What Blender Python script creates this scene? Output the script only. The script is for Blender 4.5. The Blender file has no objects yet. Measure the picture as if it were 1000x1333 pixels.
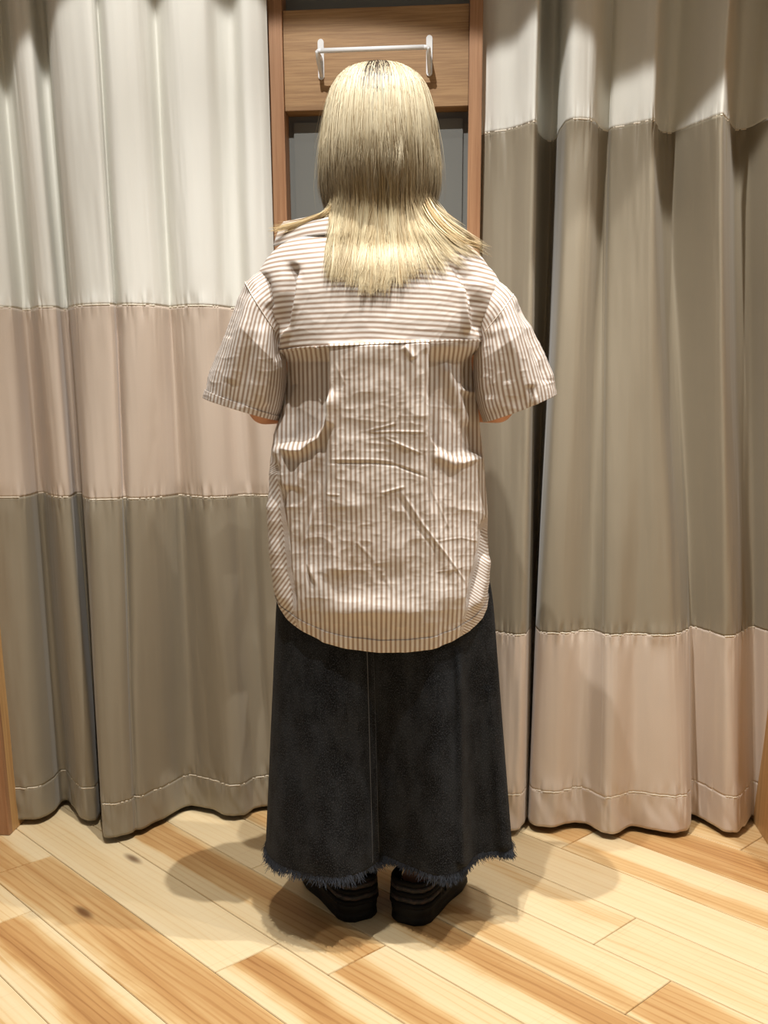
import bpy, math, random
import numpy as np
from mathutils import Vector, Matrix, Euler

random.seed(7); rng = np.random.default_rng(7)
scene = bpy.context.scene
col = scene.collection

# ------------------------------------------------------------------ camera
F, PITCH, ROLL, CX, CY, CAMH = 1310.88, 0.2317, -0.0062865, 500.0, 817.15, 1.09
cp, sp, cr, sr = math.cos(PITCH), math.sin(PITCH), math.cos(ROLL), math.sin(ROLL)
_fw = np.array([0, cp, -sp]); _u0 = np.array([0, sp, cp]); _x0 = np.array([1., 0, 0])
RT = cr*_x0 + sr*_u0; UP = -sr*_x0 + cr*_u0; FW = _fw
CAM = np.array([0, 0, CAMH])
cd = bpy.data.cameras.new('camera'); cam = bpy.data.objects.new('camera', cd); col.objects.link(cam)
m = Matrix.Identity(4)
for i in range(3):
    m[i][0] = RT[i]; m[i][1] = UP[i]; m[i][2] = -FW[i]; m[i][3] = CAM[i]
cam.matrix_world = m
cd.sensor_fit = 'HORIZONTAL'; cd.sensor_width = 36; cd.lens = F/1000*36
cd.shift_y = (CY-666.5)/1000; cd.clip_start = 0.02
scene.camera = cam

def ray(px, py):
    px = np.asarray(px, float); py = np.asarray(py, float)
    return ((px-CX)/F)[..., None]*RT + (-(py-CY)/F)[..., None]*UP + FW
def at(px, py, Y):                       # pixel -> point on the plane y = Y
    d = ray(px, py); return CAM + d*(np.asarray(Y)/d[..., 1])[..., None]
def atz(px, py, z):                      # pixel -> point at height z
    d = ray(px, py); return CAM + d*((z-CAMH)/d[..., 2])[..., None]
def pix(p):
    q = np.asarray(p)-CAM; w = q@FW
    return CX+F*(q@RT)/w, CY-F*(q@UP)/w

# ------------------------------------------------------------------ light
wd = bpy.data.worlds.new('world'); scene.world = wd; wd.use_nodes = True
wd.node_tree.nodes['Background'].inputs[0].default_value = (1.0, 0.97, 0.93, 1)
wd.node_tree.nodes['Background'].inputs[1].default_value = 0.21
def spot(name, loc, power, size, blend=0.06, rad=0.03, aim=None, colr=(1, 0.975, 0.935)):
    l = bpy.data.lights.new(name, 'SPOT'); l.energy = power; l.spot_size = math.radians(size)
    l.spot_blend = blend; l.shadow_soft_size = rad; l.color = colr
    o = bpy.data.objects.new(name, l); col.objects.link(o); o.location = loc
    if aim is not None:
        o.rotation_euler = (Vector(aim)-Vector(loc)).to_track_quat('-Z', 'Y').to_euler()
    return o
# recessed downlights, then an added fill from behind the camera
spot('downlight_right', (0.95, 1.55, 2.95), 125, 66, .05, .014, aim=(0.95, 1.55, 0))
spot('downlight_centre', (-0.27, 1.18, 2.95), 122, 101.5, .03, .014, aim=(-0.27, 1.18, 0))
spot('downlight_over', (-0.04, 1.60, 2.95), 160, 74, .6, .012, aim=(-0.04, 1.60, 0))
spot('downlight_side', (1.75, 1.0, 2.95), 55, 105, .06, .02, aim=(1.6, 1.1, 0))
spot('fill_rear', (-0.3, -0.4, 2.95), 8, 110, .1, .06, aim=(-0.3, -0.3, 0))  # added weak fill, not a ceiling fitting
scene.view_settings.view_transform = 'Standard'; scene.view_settings.look = 'None'
scene.view_settings.exposure = 0.02; scene.view_settings.gamma = 1
scene.view_settings.use_curve_mapping = False

# ------------------------------------------------------------------ helpers
def lin(c):
    c = np.array(c, float)/255
    v = np.where(c <= 0.04045, c/12.92, ((c+0.055)/1.055)**2.4)
    return (float(v[0]), float(v[1]), float(v[2]), 1)
class NT:
    def __init__(s, name, rough=0.6, **kw):
        s.m = bpy.data.materials.new(name); s.m.use_nodes = True
        s.t = s.m.node_tree; s.n = s.t.nodes; s.b = s.n['Principled BSDF']
        s.b.inputs['Roughness'].default_value = rough
        for k, v in kw.items(): s.b.inputs[k.replace('_', ' ')].default_value = v
    def node(s, t, **kw):
        n = s.n.new(t)
        for k, v in kw.items(): setattr(n, k, v)
        return n
    def set(s, n, i, v):
        if hasattr(v, 'is_output') or isinstance(v, bpy.types.NodeSocket): s.t.links.new(v, n.inputs[i])
        else: n.inputs[i].default_value = v
    def math(s, op, a, b=0.0, c=None, clamp=False):
        n = s.node('ShaderNodeMath', operation=op, use_clamp=clamp); s.set(n, 0, a); s.set(n, 1, b)
        if c is not None: s.set(n, 2, c)
        return n.outputs[0]
    def mix(s, f, a, b, bt='MIX'):
        n = s.node('ShaderNodeMix', data_type='RGBA', blend_type=bt); s.set(n, 0, f); s.set(n, 6, a); s.set(n, 7, b)
        return n.outputs[2]
    def step(s, v, a, b, lo=0.0, hi=1.0):
        n = s.node('ShaderNodeMapRange', interpolation_type='SMOOTHSTEP')
        for i, x in enumerate((v, a, b, lo, hi)): s.set(n, i, x)
        return n.outputs[0]
    def coord(s, kind='Object', scale=(1, 1, 1)):
        if kind == 'uv': o = s.node('ShaderNodeUVMap').outputs[0]
        else: o = s.node('ShaderNodeTexCoord').outputs[kind]
        n = s.node('ShaderNodeMapping'); n.inputs['Scale'].default_value = scale; s.t.links.new(o, n.inputs[0])
        return n.outputs[0]
    def noise(s, vec, scale, detail=3, rough=0.55, dist=0.0):
        n = s.node('ShaderNodeTexNoise'); s.set(n, 'Vector', vec); n.inputs['Scale'].default_value = scale
        n.inputs['Detail'].default_value = detail; n.inputs['Roughness'].default_value = rough
        n.inputs['Distortion'].default_value = dist
        return n.outputs['Fac']
    def sep(s, v):
        n = s.node('ShaderNodeSeparateXYZ'); s.set(n, 0, v); return n.outputs
    def col(s, v): s.set(s.b, 'Base Color', v)
    def bump(s, h, strength=0.2, dist=0.002):
        n = s.node('ShaderNodeBump'); s.set(n, 'Height', h); n.inputs['Strength'].default_value = strength
        n.inputs['Distance'].default_value = dist; s.t.links.new(n.outputs[0], s.b.inputs['Normal'])

def tag(o, label=None, cat=None, group=None, kind=None):
    if label: o['label'] = label
    if cat: o['category'] = cat
    if group: o['group'] = group
    if kind: o['kind'] = kind
    return o
def mesh_obj(name, V, Fc, mat, parent=None, uv=None, smooth=True, colattr=None):
    V = np.asarray(V, float).reshape(-1, 3)
    me = bpy.data.meshes.new(name)
    if isinstance(Fc, np.ndarray):
        k = Fc.shape[1]; nf = len(Fc)
        me.vertices.add(len(V)); me.vertices.foreach_set('co', V.ravel())
        me.loops.add(nf*k); me.loops.foreach_set('vertex_index', Fc.ravel().astype(np.int32))
        me.polygons.add(nf); me.polygons.foreach_set('loop_start', np.arange(0, nf*k, k, dtype=np.int32))
        me.update(calc_edges=True)
    else:
        me.from_pydata([tuple(v) for v in V], [], Fc)
    if smooth: me.polygons.foreach_set('use_smooth', [True]*len(me.polygons))
    if uv is not None:
        li = np.empty(len(me.loops), np.int32); me.loops.foreach_get('vertex_index', li)
        me.uv_layers.new(name='UVMap').data.foreach_set('uv', np.asarray(uv, np.float32).reshape(-1, 2)[li].ravel())
    if colattr is not None:
        a = me.color_attributes.new('tint', 'FLOAT_COLOR', 'POINT')
        a.data.foreach_set('color', np.asarray(colattr, np.float32).ravel())
    me.materials.append(mat.m if isinstance(mat, NT) else mat)
    me.validate()
    o = bpy.data.objects.new(name, me); col.objects.link(o)
    if parent is not None: o.parent = parent
    return o
def grid_faces(R, C, closed=False, off=0):
    r = np.arange(R-1)[:, None]; c = np.arange(C if closed else C-1)[None]
    c2 = (c+1) % C
    f = np.stack([r*C+c+0*r, r*C+c2, (r+1)*C+c2, (r+1)*C+c], -1).reshape(-1, 4)
    return f+off
def empty(name, loc=(0, 0, 0)):
    o = bpy.data.objects.new(name, None); o.location = loc; o.empty_display_size = .1; col.objects.link(o); return o
def solid(o, t, offset=-1.0):
    md = o.modifiers.new('thickness', 'SOLIDIFY'); md.thickness = t; md.offset = offset; return o
def box_vf(x0, x1, y0, y1, z0, z1, xf=None, bev=0.0):
    """Bevelled (chamfered) box as vertices + faces."""
    V = []; Fs = []
    b = min(bev, (x1-x0)/3, (y1-y0)/3, (z1-z0)/3)
    if b <= 0:
        V = [(x, y, z) for z in (z0, z1) for y in (y0, y1) for x in (x0, x1)]
        Fs = [(0, 2, 3, 1), (4, 5, 7, 6), (0, 1, 5, 4), (2, 6, 7, 3), (0, 4, 6, 2), (1, 3, 7, 5)]
    else:
        import bmesh
        bm = bmesh.new(); bmesh.ops.create_cube(bm, size=1)
        for v in bm.verts:
            v.co = Vector(((x0+x1)/2+v.co.x*(x1-x0), (y0+y1)/2+v.co.y*(y1-y0), (z0+z1)/2+v.co.z*(z1-z0)))
        bmesh.ops.bevel(bm, geom=list(bm.edges), offset=b, segments=2, affect='EDGES')
        bm.verts.index_update()
        V = [tuple(v.co) for v in bm.verts]; Fs = [[v.index for v in f.verts] for f in bm.faces]; bm.free()
    if xf is not None: V = [xf(*v) for v in V]
    return V, Fs
def join(*parts):
    V = []; Fs = []
    for v, f in parts:
        o = len(V); V += [tuple(x) for x in v]; Fs += [[i+o for i in q] for q in f]
    return V, Fs
def tube_vf(path, rad, n=10, cap=True, sx=1.0):
    path = np.asarray(path, float); rad = np.broadcast_to(np.asarray(rad, float), (len(path),))
    T = np.gradient(path, axis=0); T /= np.linalg.norm(T, axis=1)[:, None]+1e-12
    ref = np.array([0, 0, 1.]) if abs(T[0][2]) < .9 else np.array([1., 0, 0])
    V = []
    a = np.linspace(0, 2*np.pi, n, endpoint=False)
    s = np.cross(T[0], ref); s /= np.linalg.norm(s)
    for i in range(len(path)):
        s = s - T[i]*(s@T[i]); s /= np.linalg.norm(s)
        b = np.cross(T[i], s)
        V += list(path[i]+rad[i]*(np.cos(a)[:, None]*s*sx+np.sin(a)[:, None]*b))
    Fs = grid_faces(len(path), n, True).tolist()
    if cap:
        Fs.append(list(range(n))[::-1]); Fs.append([(len(path)-1)*n+i for i in range(n)])
    return [tuple(v) for v in V], Fs

# numpy value noise ----------------------------------------------------
def _hash(ix, iy, seed):
    h = (ix.astype(np.int64)*374761393 + iy.astype(np.int64)*668265263 + seed*1442695041) & 0xffffffff
    h = ((h ^ (h >> 13))*1274126177) & 0xffffffff
    return ((h ^ (h >> 16)) & 0xffff)/65535.0
def vnoise(x, y, seed=0):
    ix = np.floor(x); iy = np.floor(y); fx = x-ix; fy = y-iy
    fx = fx*fx*fx*(fx*(fx*6-15)+10); fy = fy*fy*fy*(fy*(fy*6-15)+10)
    a = _hash(ix, iy, seed); b = _hash(ix+1, iy, seed); c = _hash(ix, iy+1, seed); d = _hash(ix+1, iy+1, seed)
    return (a*(1-fx)+b*fx)*(1-fy)+(c*(1-fx)+d*fx)*fy
def fbm(x, y, seed=0, oct=4, g=0.5):
    s = 0; a = 1; t = 0
    for k in range(oct):
        s = s+a*(vnoise(x, y, seed+k*17)*2-1); t += a; a *= g; x = x*2.03+5.1; y = y*2.03+3.7
    return s/t
def ridged(x, y, seed=0, oct=3):
    s = 0; a = 1; t = 0
    for k in range(oct):
        s = s+a*(1-np.abs(vnoise(x, y, seed+k*31)*2-1))**3; t += a; a *= .5; x = x*2.1+1.3; y = y*2.1+7.7
    return s/t
def polydist(x, y, pts):
    """distance to a pixel polyline, signed side, and fraction along it"""
    best = np.full(x.shape, 1e9); side = np.zeros(x.shape); fr = np.zeros(x.shape)
    pts = np.array(pts, float); L = np.r_[0, np.cumsum(np.hypot(*np.diff(pts, axis=0).T))]
    for i in range(len(pts)-1):
        a = pts[i]; d = pts[i+1]-a; l2 = d@d
        t = np.clip(((x-a[0])*d[0]+(y-a[1])*d[1])/l2, 0, 1)
        ex = x-a[0]-t*d[0]; ey = y-a[1]-t*d[1]; dist = np.hypot(ex, ey)
        k = dist < best
        best = np.where(k, dist, best); side = np.where(k, np.sign(d[0]*ey-d[1]*ex), side)
        fr = np.where(k, (L[i]+t*(L[i+1]-L[i]))/L[-1], fr)
    return best, side, fr
def smooth01(t): t = np.clip(t, 0, 1); return t*t*(3-2*t)
def spline(pts, n):
    """Catmull-Rom through pts (k, d) -> (n, d)"""
    P = np.asarray(pts, float); k = len(P)
    Q = np.vstack([2*P[0]-P[1], P, 2*P[-1]-P[-2]])
    t = np.linspace(0, k-1-1e-9, n); i = t.astype(int); u = (t-i)[:, None]
    p0, p1, p2, p3 = Q[i], Q[i+1], Q[i+2], Q[i+3]
    return .5*((2*p1)+(-p0+p2)*u+(2*p0-5*p1+4*p2-p3)*u**2+(-p0+3*p1-3*p2+p3)*u**3)
def interp(y, tab):
    t = np.array(tab, float); return np.interp(y, t[:, 0], t[:, 1])

# ------------------------------------------------------------------ materials
def wood_mat(name, c1, c2, c3, axis='z', rough=0.5):
    w = NT(name, rough)
    sc = {'z': (60, 60, 1.6), 'x': (1.2, 60, 150)}[axis]
    v = w.coord('Object', sc)
    n1 = w.noise(v, 1.6, 5, .65); v2 = w.coord('Object', {'z': (9, 9, .5), 'x': (.6, 9, 16)}[axis])
    n2 = w.noise(v2, 1.5, 3, .6, .6)
    c = w.mix(w.step(n1, .35, .68), lin(c1), lin(c2)); c = w.mix(w.step(n2, .48, .72, 0, .55), c, lin(c3))
    w.col(c); w.bump(n1, .12, .001); return w
M_oak_v = wood_mat('oak_upright', (178, 134, 97), (152, 108, 73), (136, 94, 63), 'z')
M_oak_h = wood_mat('oak_board', (174, 138, 95), (150, 114, 75), (132, 98, 63), 'x')
M_oak_side = wood_mat('oak_partition', (206, 166, 112), (184, 140, 88), (168, 122, 74), 'z')
M_grey = NT('grey_panel', .55); M_grey.col(lin((112, 113, 108))); M_grey.bump(M_grey.noise(M_grey.coord('Object', (1, 1, 1)), 160, 2), .08, .001)
M_ceil = NT('ceiling_paint', .9); M_ceil.col(lin((225, 222, 214)))
M_wall = NT('booth_wall', .85); M_wall.col(lin((160, 150, 135)))
M_white_metal = NT('white_enamel', .28); M_white_metal.col(lin((236, 237, 238)))
M_screw = NT('screw_steel', .35, Metallic=1.0); M_screw.col(lin((120, 120, 122)))

def cloth_mat(name, c, rough=.5, sheen=.25, trans=0.0, spec=.35, var=.05):
    w = NT(name, rough)
    v = w.coord('uv', (1, 1, 1))
    n = w.noise(w.coord('uv', (900, 500, 1)), 1, 2)
    n2 = w.noise(v, 9, 3)
    c0 = np.array(lin(c)); d = c0*(1-var*2); d[3] = 1
    cc = w.mix(w.step(n, .3, .7, 0, .55), tuple(c0), tuple(d)); cc = w.mix(w.step(n2, .35, .7, 0, .3), cc, tuple(d))
    w.col(cc); w.b.inputs['Sheen Weight'].default_value = sheen; w.b.inputs['Sheen Roughness'].default_value = .4
    w.b.inputs['Specular IOR Level'].default_value = spec
    w.bump(n, .12, .0006); return w
M_cur_white = cloth_mat('curtain_white_cotton', (226, 225, 217), .75, .1, spec=.2, var=.02)
M_cur_pink = cloth_mat('curtain_pink_beige', (203, 187, 171), .5, .2, spec=.4)
M_cur_taupe = cloth_mat('curtain_taupe', (147, 137, 118), .48, .2, spec=.45)
M_thread = NT('seam_thread', .7); M_thread.col(lin((226, 216, 198)))
M_cur_lining = cloth_mat('curtain_lining', (110, 96, 70), .8, .1)

# ------------------------------------------------------------------ the room (turned 5 degrees to the camera)
RA = math.radians(5.0)
E1 = np.array([math.cos(RA), -math.sin(RA)]); E2 = np.array([math.sin(RA), math.cos(RA)])
OX, OY = 0.0, 2.45
def W(u, v, z): return (OX+u*E1[0]+v*E2[0], OY+u*E1[1]+v*E2[1], z)
def uv_of(x, y): d = np.array([x-OX, y-OY]); return float(d@E1), float(d@E2)
def pixwall(px, py, v=0.0):
    """pixel -> (u, z) on the wall plane at depth v"""
    d = ray(px, py); n = np.array([E2[0], E2[1], 0]); o = np.array([OX, OY, 0])+v*n
    t = ((o-CAM)@n)/(d@n); p = CAM+d*t
    return float((p[:2]-np.array([OX, OY]))@E1), float(p[2])

# floor : base sheet + individual planks --------------------------------
PSI = -0.750178
D2 = np.array([math.sin(PSI), math.cos(PSI)]); N2 = np.array([math.cos(PSI), -math.sin(PSI)])
def plank_mat(name, use_obj=True):
    w = NT(name, .3); w.b.inputs['Specular IOR Level'].default_value = .4
    uvn = w.node('ShaderNodeUVMap').outputs[0]
    oi = w.node('ShaderNodeObjectInfo')
    rgb = w.node('ShaderNodeSeparateColor'); w.set(rgb, 0, oi.outputs['Color'])
    off = w.node('ShaderNodeVectorMath', operation='SCALE'); off.inputs[0].default_value = (7.3, 31.7, 3.1)
    w.set(off, 'Scale', oi.outputs['Random'])
    add = w.node('ShaderNodeVectorMath', operation='ADD'); w.set(add, 0, uvn); w.set(add, 1, off.outputs[0])
    def mp(sc):
        n = w.node('ShaderNodeMapping'); w.t.links.new(add.outputs[0], n.inputs[0]); n.inputs['Scale'].default_value = sc; return n.outputs[0]
    s = w.sep(uvn)
    wob = w.noise(mp((1.2, 3.2, 1)), 1.0, 3, .5)
    wv = w.math('MULTIPLY', w.math('SUBTRACT', wob, .5), .55)
    u = w.math('ADD', w.math('DIVIDE', s[0], .1525), wv)
    g1 = w.noise(mp((70, 1.6, 1)), 1, 4, .6, .3)
    g2 = w.noise(mp((20, .8, 1)), 1, 4, .6, 1.0)
    g3 = w.noise(mp((7, .7, 1)), 1, 3, .5, .6)
    uj = w.math('ADD', u, w.math('MULTIPLY', w.math('SUBTRACT', g2, .5), .22))
    left = w.step(w.math('SUBTRACT', uj, rgb.outputs[0]), -.13, .17)
    right = w.step(w.math('SUBTRACT', w.math('SUBTRACT', 1.0, uj), rgb.outputs[1]), -.13, .17)
    mask = w.math('MULTIPLY', left, right)
    tt = w.math('MULTIPLY', mask, w.math('MULTIPLY', rgb.outputs[2], .86))
    tt = w.math('ADD', tt, w.math('MULTIPLY', w.math('SUBTRACT', g1, .45), .28))
    tt = w.math('ADD', tt, w.math('MULTIPLY', w.math('SUBTRACT', g2, .45), .60))
    tt = w.math('ADD', tt, w.math('MULTIPLY', w.math('SUBTRACT', g3, .45), .50))
    wave = w.node('ShaderNodeTexWave', wave_type='RINGS', rings_direction='Z'); w.set(wave, 'Vector', mp((9, .75, 1)))
    wave.inputs['Scale'].default_value = 2.2; wave.inputs['Distortion'].default_value = 6; wave.inputs['Detail'].default_value = 3; wave.inputs['Detail Scale'].default_value = 1.1
    tt = w.math('ADD', tt, w.math('MULTIPLY', w.step(wave.outputs['Fac'], .7, 1.0), .14))
    rp = w.node('ShaderNodeValToRGB'); w.set(rp, 0, tt); e = rp.color_ramp.elements
    e[0].position = 0; e[0].color = lin((238, 216, 174)); e[1].position = 1.0; e[1].color = lin((166, 117, 70))
    for p_, c_ in ((.22, (233, 207, 161)), (.48, (218, 181, 127)), (.74, (197, 151, 97))):
        q = e.new(p_); q.color = lin(c_)
    c = rp.outputs[0]
    # cross-grain saw marks and small knots
    saw = w.noise(mp((3, 240, 1)), 1, 1); c = w.mix(w.math('MULTIPLY', w.step(saw, .6, .8), .1), c, lin((170, 120, 70)))
    vor = w.node('ShaderNodeTexVoronoi'); w.set(vor, 'Vector', mp((9, 3.0, 1))); vor.inputs['Scale'].default_value = .55
    kn = w.step(vor.outputs['Distance'], .02, .085, 1, 0)
    c = w.mix(w.math('MULTIPLY', kn, .8), c, lin((92, 54, 30)))
    w.col(c); w.bump(g1, .05, .0006)
    return w
M_plank = plank_mat('maple_plank')
M_sub = NT('floor_under', .7); M_sub.col(lin((120, 82, 48)))
V, Fs = box_vf(-4, 4, -2.5, 4.6, -.06, -.012)
floor = tag(mesh_obj('floor', V, Fs, M_sub, smooth=False), kind='structure')
PITCHW = .1525; ROW0 = .6375-PITCHW*12
joints = {12: 1.9665, 13: 2.19, 14: 1.495, 15: 1.339, 16: 1.80, 17: .876, 18: 1.0527, 19: 1.76, 20: 1.366, 21: 1.72, 22: 1.059, 11: 1.55}
# tones: (row, nth plank beyond the listed joint) -> sap left, sap right, heart darkness
tones = {(12, 0): (.10, .05, .25), (12, -1): (.22, .16, .82), (13, 0): (.0, .30, .70), (13, -1): (-.3, -.3, .62),
         (14, 0): (1.2, .2, .2), (14, -1): (.20, .24, .75), (15, 0): (.30, -.3, .62), (15, -1): (-.3, .45, .66),
         (16, 0): (.5, .5, .3), (16, -1): (.42, -.3, .72), (17, 0): (-.3, .52, .55), (17, -1): (-.3, -.3, .62),
         (18, 0): (.62, -.3, .38), (18, -1): (-.3, -.3, .10), (19, 0): (.7, .3, .3), (19, -1): (.66, -.05, .12),
         (20, 0): (.22, -.3, .72), (20, -1): (-.3, .5, .58), (21, 0): (-.3, .3, .6), (21, -1): (-.3, -.3, .78),
         (22, 0): (-.3, -.3, .45), (22, -1): (-.3, -.3, .5), (11, 0): (.3, .3, .5), (11, -1): (.8, .3, .2)}
PL = 1.22; npl = 0
for row in range(0, 38):
    n0 = ROW0+row*PITCHW; n1 = n0+PITCHW
    j = joints.get(row, (row*0.4713) % PL + .7)
    k0 = math.floor((-1.6-j)/PL); k1 = math.ceil((4.2-j)/PL)
    for k in range(k0, k1):
        d0 = j+k*PL; d1 = d0+PL
        c = N2*(n0+n1)/2+D2*(d0+d1)/2
        if not (-2.6 < c[0] < 2.6 and -.3 < c[1] < 3.6): continue
        g = .0007
        V, Fs = box_vf(n0+g-n0, PITCHW-g, g, PL-g, -.012, 0, bev=.0011)
        uvs = [(v[0], v[1]+.0) for v in V]
        P = [(N2[0]*(n0+v[0])+D2[0]*(d0+v[1]), N2[1]*(n0+v[0])+D2[1]*(d0+v[1]), v[2]) for v in V]
        o = mesh_obj('plank', P, Fs, M_plank, floor, uv=uvs, smooth=False)
        t = tones.get((row, k))
        if t is None: t = (random.uniform(-.3, .6), random.uniform(-.3, .6), random.uniform(.15, .75))
        o.color = (t[0], t[1], t[2], 1); npl += 1

# ceiling and booth walls -----------------------------------------------
V, Fs = box_vf(-3, 3, -2, 4.3, 2.99, 3.05); tag(mesh_obj('ceiling', V, Fs, M_ceil, smooth=False), kind='structure')
V, Fs = box_vf(-1.6, 1.6, 1.35, 1.42, 0, 2.985, W); tag(mesh_obj('wall_back', V, Fs, M_wall, smooth=False), kind='structure')
# left partition: its near bottom corner and its far right corner read off the floor
pL = atz(12.5, 1088, 0.0); pR = atz(985, 1077, 0.0)
uL, vL = uv_of(pL[0], pL[1]); uR, vR = uv_of(pR[0], pR[1])
def struct(name, V, Fs, mat, parent=None):
    o = mesh_obj(name, V, Fs, mat, parent, smooth=False)
    if parent is None: tag(o, kind='structure')
    return o
wl = struct('wall_left', *box_vf(uL-.10, uL-.001, vL+.003, 1.34, 0.001, 2.985, W), M_oak_side)
struct('edge_strip', *box_vf(uL-.10, uL, vL, vL+.02, 0.001, 2.985, W, .0015), M_oak_v, wl)
wr = struct('wall_right', *box_vf(uR, uR+.10, -.42, 1.34, 0.001, 2.985, W), M_oak_side)
struct('edge_strip', *box_vf(uR-.001, uR+.10, -.44, -.42, 0.001, 2.985, W, .0015), M_oak_v, wr)
V, Fs = box_vf(-3.2, uL-.101, vL+.03, vL+.09, 0.001, 2.985, W); tag(mesh_obj('wall_far_left', V, Fs, M_wall, smooth=False), kind='structure')
V, Fs = box_vf(uR+.101, 3.2, -.41, -.35, 0.001, 2.985, W); tag(mesh_obj('wall_far_right', V, Fs, M_wall, smooth=False), kind='structure')
# centre pier between the curtains: two posts, header board, grey panels
a0, _ = pixwall(349, 60); a1, _ = pixwall(367.5, 60); b0, _ = pixwall(611, 60); b1, _ = pixwall(628.5, 60)
zt = .5*(pixwall(368, 13.5, .012)[1]+pixwall(610, 4.5, .012)[1]); zb = .5*(pixwall(372, 144.5, .012)[1]+pixwall(607, 138.5, .012)[1])
wc = struct('wall_center', *box_vf(a0+.004, b1-.004, .060, 1.34, 0.001, 2.985, W), M_grey)
struct('post', *box_vf(a0, a1, 0, .08, 0.001, 2.985, W, .0015), M_oak_v, wc)
struct('post', *box_vf(b0, b1, 0, .08, 0.001, 2.985, W, .0015), M_oak_v, wc)
struct('header_board', *box_vf(a1+.0008, b0-.0008, .012, .0605, zb, zt, W, .001), M_oak_h, wc)
struct('grey_panel', *box_vf(a1+.0125, b0-.0125, .052, .0605, .2, zb-.014, W, .001), M_grey, wc)

# hanging bar on the board -----------------------------------------------
def hang_bar():
    u0, z0 = pixwall(418, 78, 0.010); u1, z1 = pixwall(559, 72, .010)
    zc = (z0+z1)/2
    r = empty('hanging_bar', W((u0+u1)/2, .012, zc))
    tag(r, 'white metal hanging bar on two flat brackets screwed to the oak header board', 'hanging bar')
    inv = Matrix.Translation(-r.location)
    def put(name, V, Fs, mat, parent=r):
        o = mesh_obj(name, V, Fs, mat, parent, smooth=True)
        if parent is r: o.matrix_parent_inverse = inv
        else: o.matrix_parent_inverse = inv
        md = o.modifiers.new('n', 'WEIGHTED_NORMAL') if False else None
        return o
    hh = .041; rodz = zc-.001; rv = -.052
    for s, u in ((-1, u0), (1, u1)):
        # rounded strap plate
        a = np.linspace(0, np.pi, 9); w2 = .0068
        out = [(u+w2*math.cos(t), zc+hh-w2+w2*math.sin(t)) for t in a]+[(u-w2*math.cos(t), zc-hh+w2-w2*math.sin(t)) for t in a]
        n = len(out)
        V = [W(p[0], .0118, p[1]) for p in out]+[W(p[0], .0082, p[1]) for p in out]
        Fs = [list(range(n))[::-1], [n+i for i in range(n)]]+[[i, (i+1) % n, n+(i+1) % n, n+i] for i in range(n)]
        br = put('bracket', V, Fs, M_white_metal); br.data.polygons.foreach_set('use_smooth', [False]*len(br.data.polygons))
        # curved arm from plate bottom out to the rod
        pts = spline([(.0085, zc-.034), (.000, zc-.031), (-.022, zc-.024), (-.042, zc-.012), (rv, rodz)], 16)
        V, Fs = tube_vf([W(u, p[0], p[1]) for p in pts], .0036, 8); put('arm', V, Fs, M_white_metal, r)
        for dz in (hh-.0095, -hh+.0095):
            V, Fs = tube_vf([W(u, .0083, zc+dz), W(u, .0066, zc+dz)], [.0024, .0018], 10); put('screw', V, Fs, M_screw, br)
        V, Fs = tube_vf([W(u, .009, rodz), W(u, rv*.55, rodz), W(u, rv+.008, rodz), W(u-s*.003, rv+.002, rodz), W(u-s*.010, rv, rodz)], .0048, 10); put('rod_end', V, Fs, M_white_metal)
    V, Fs = tube_vf([W(u0+.009, rv, rodz), W((u0+u1)/2, rv, rodz), W(u1-.009, rv, rodz)], .0050, 14); put('rod', V, Fs, M_white_metal)
hang_bar()

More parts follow.
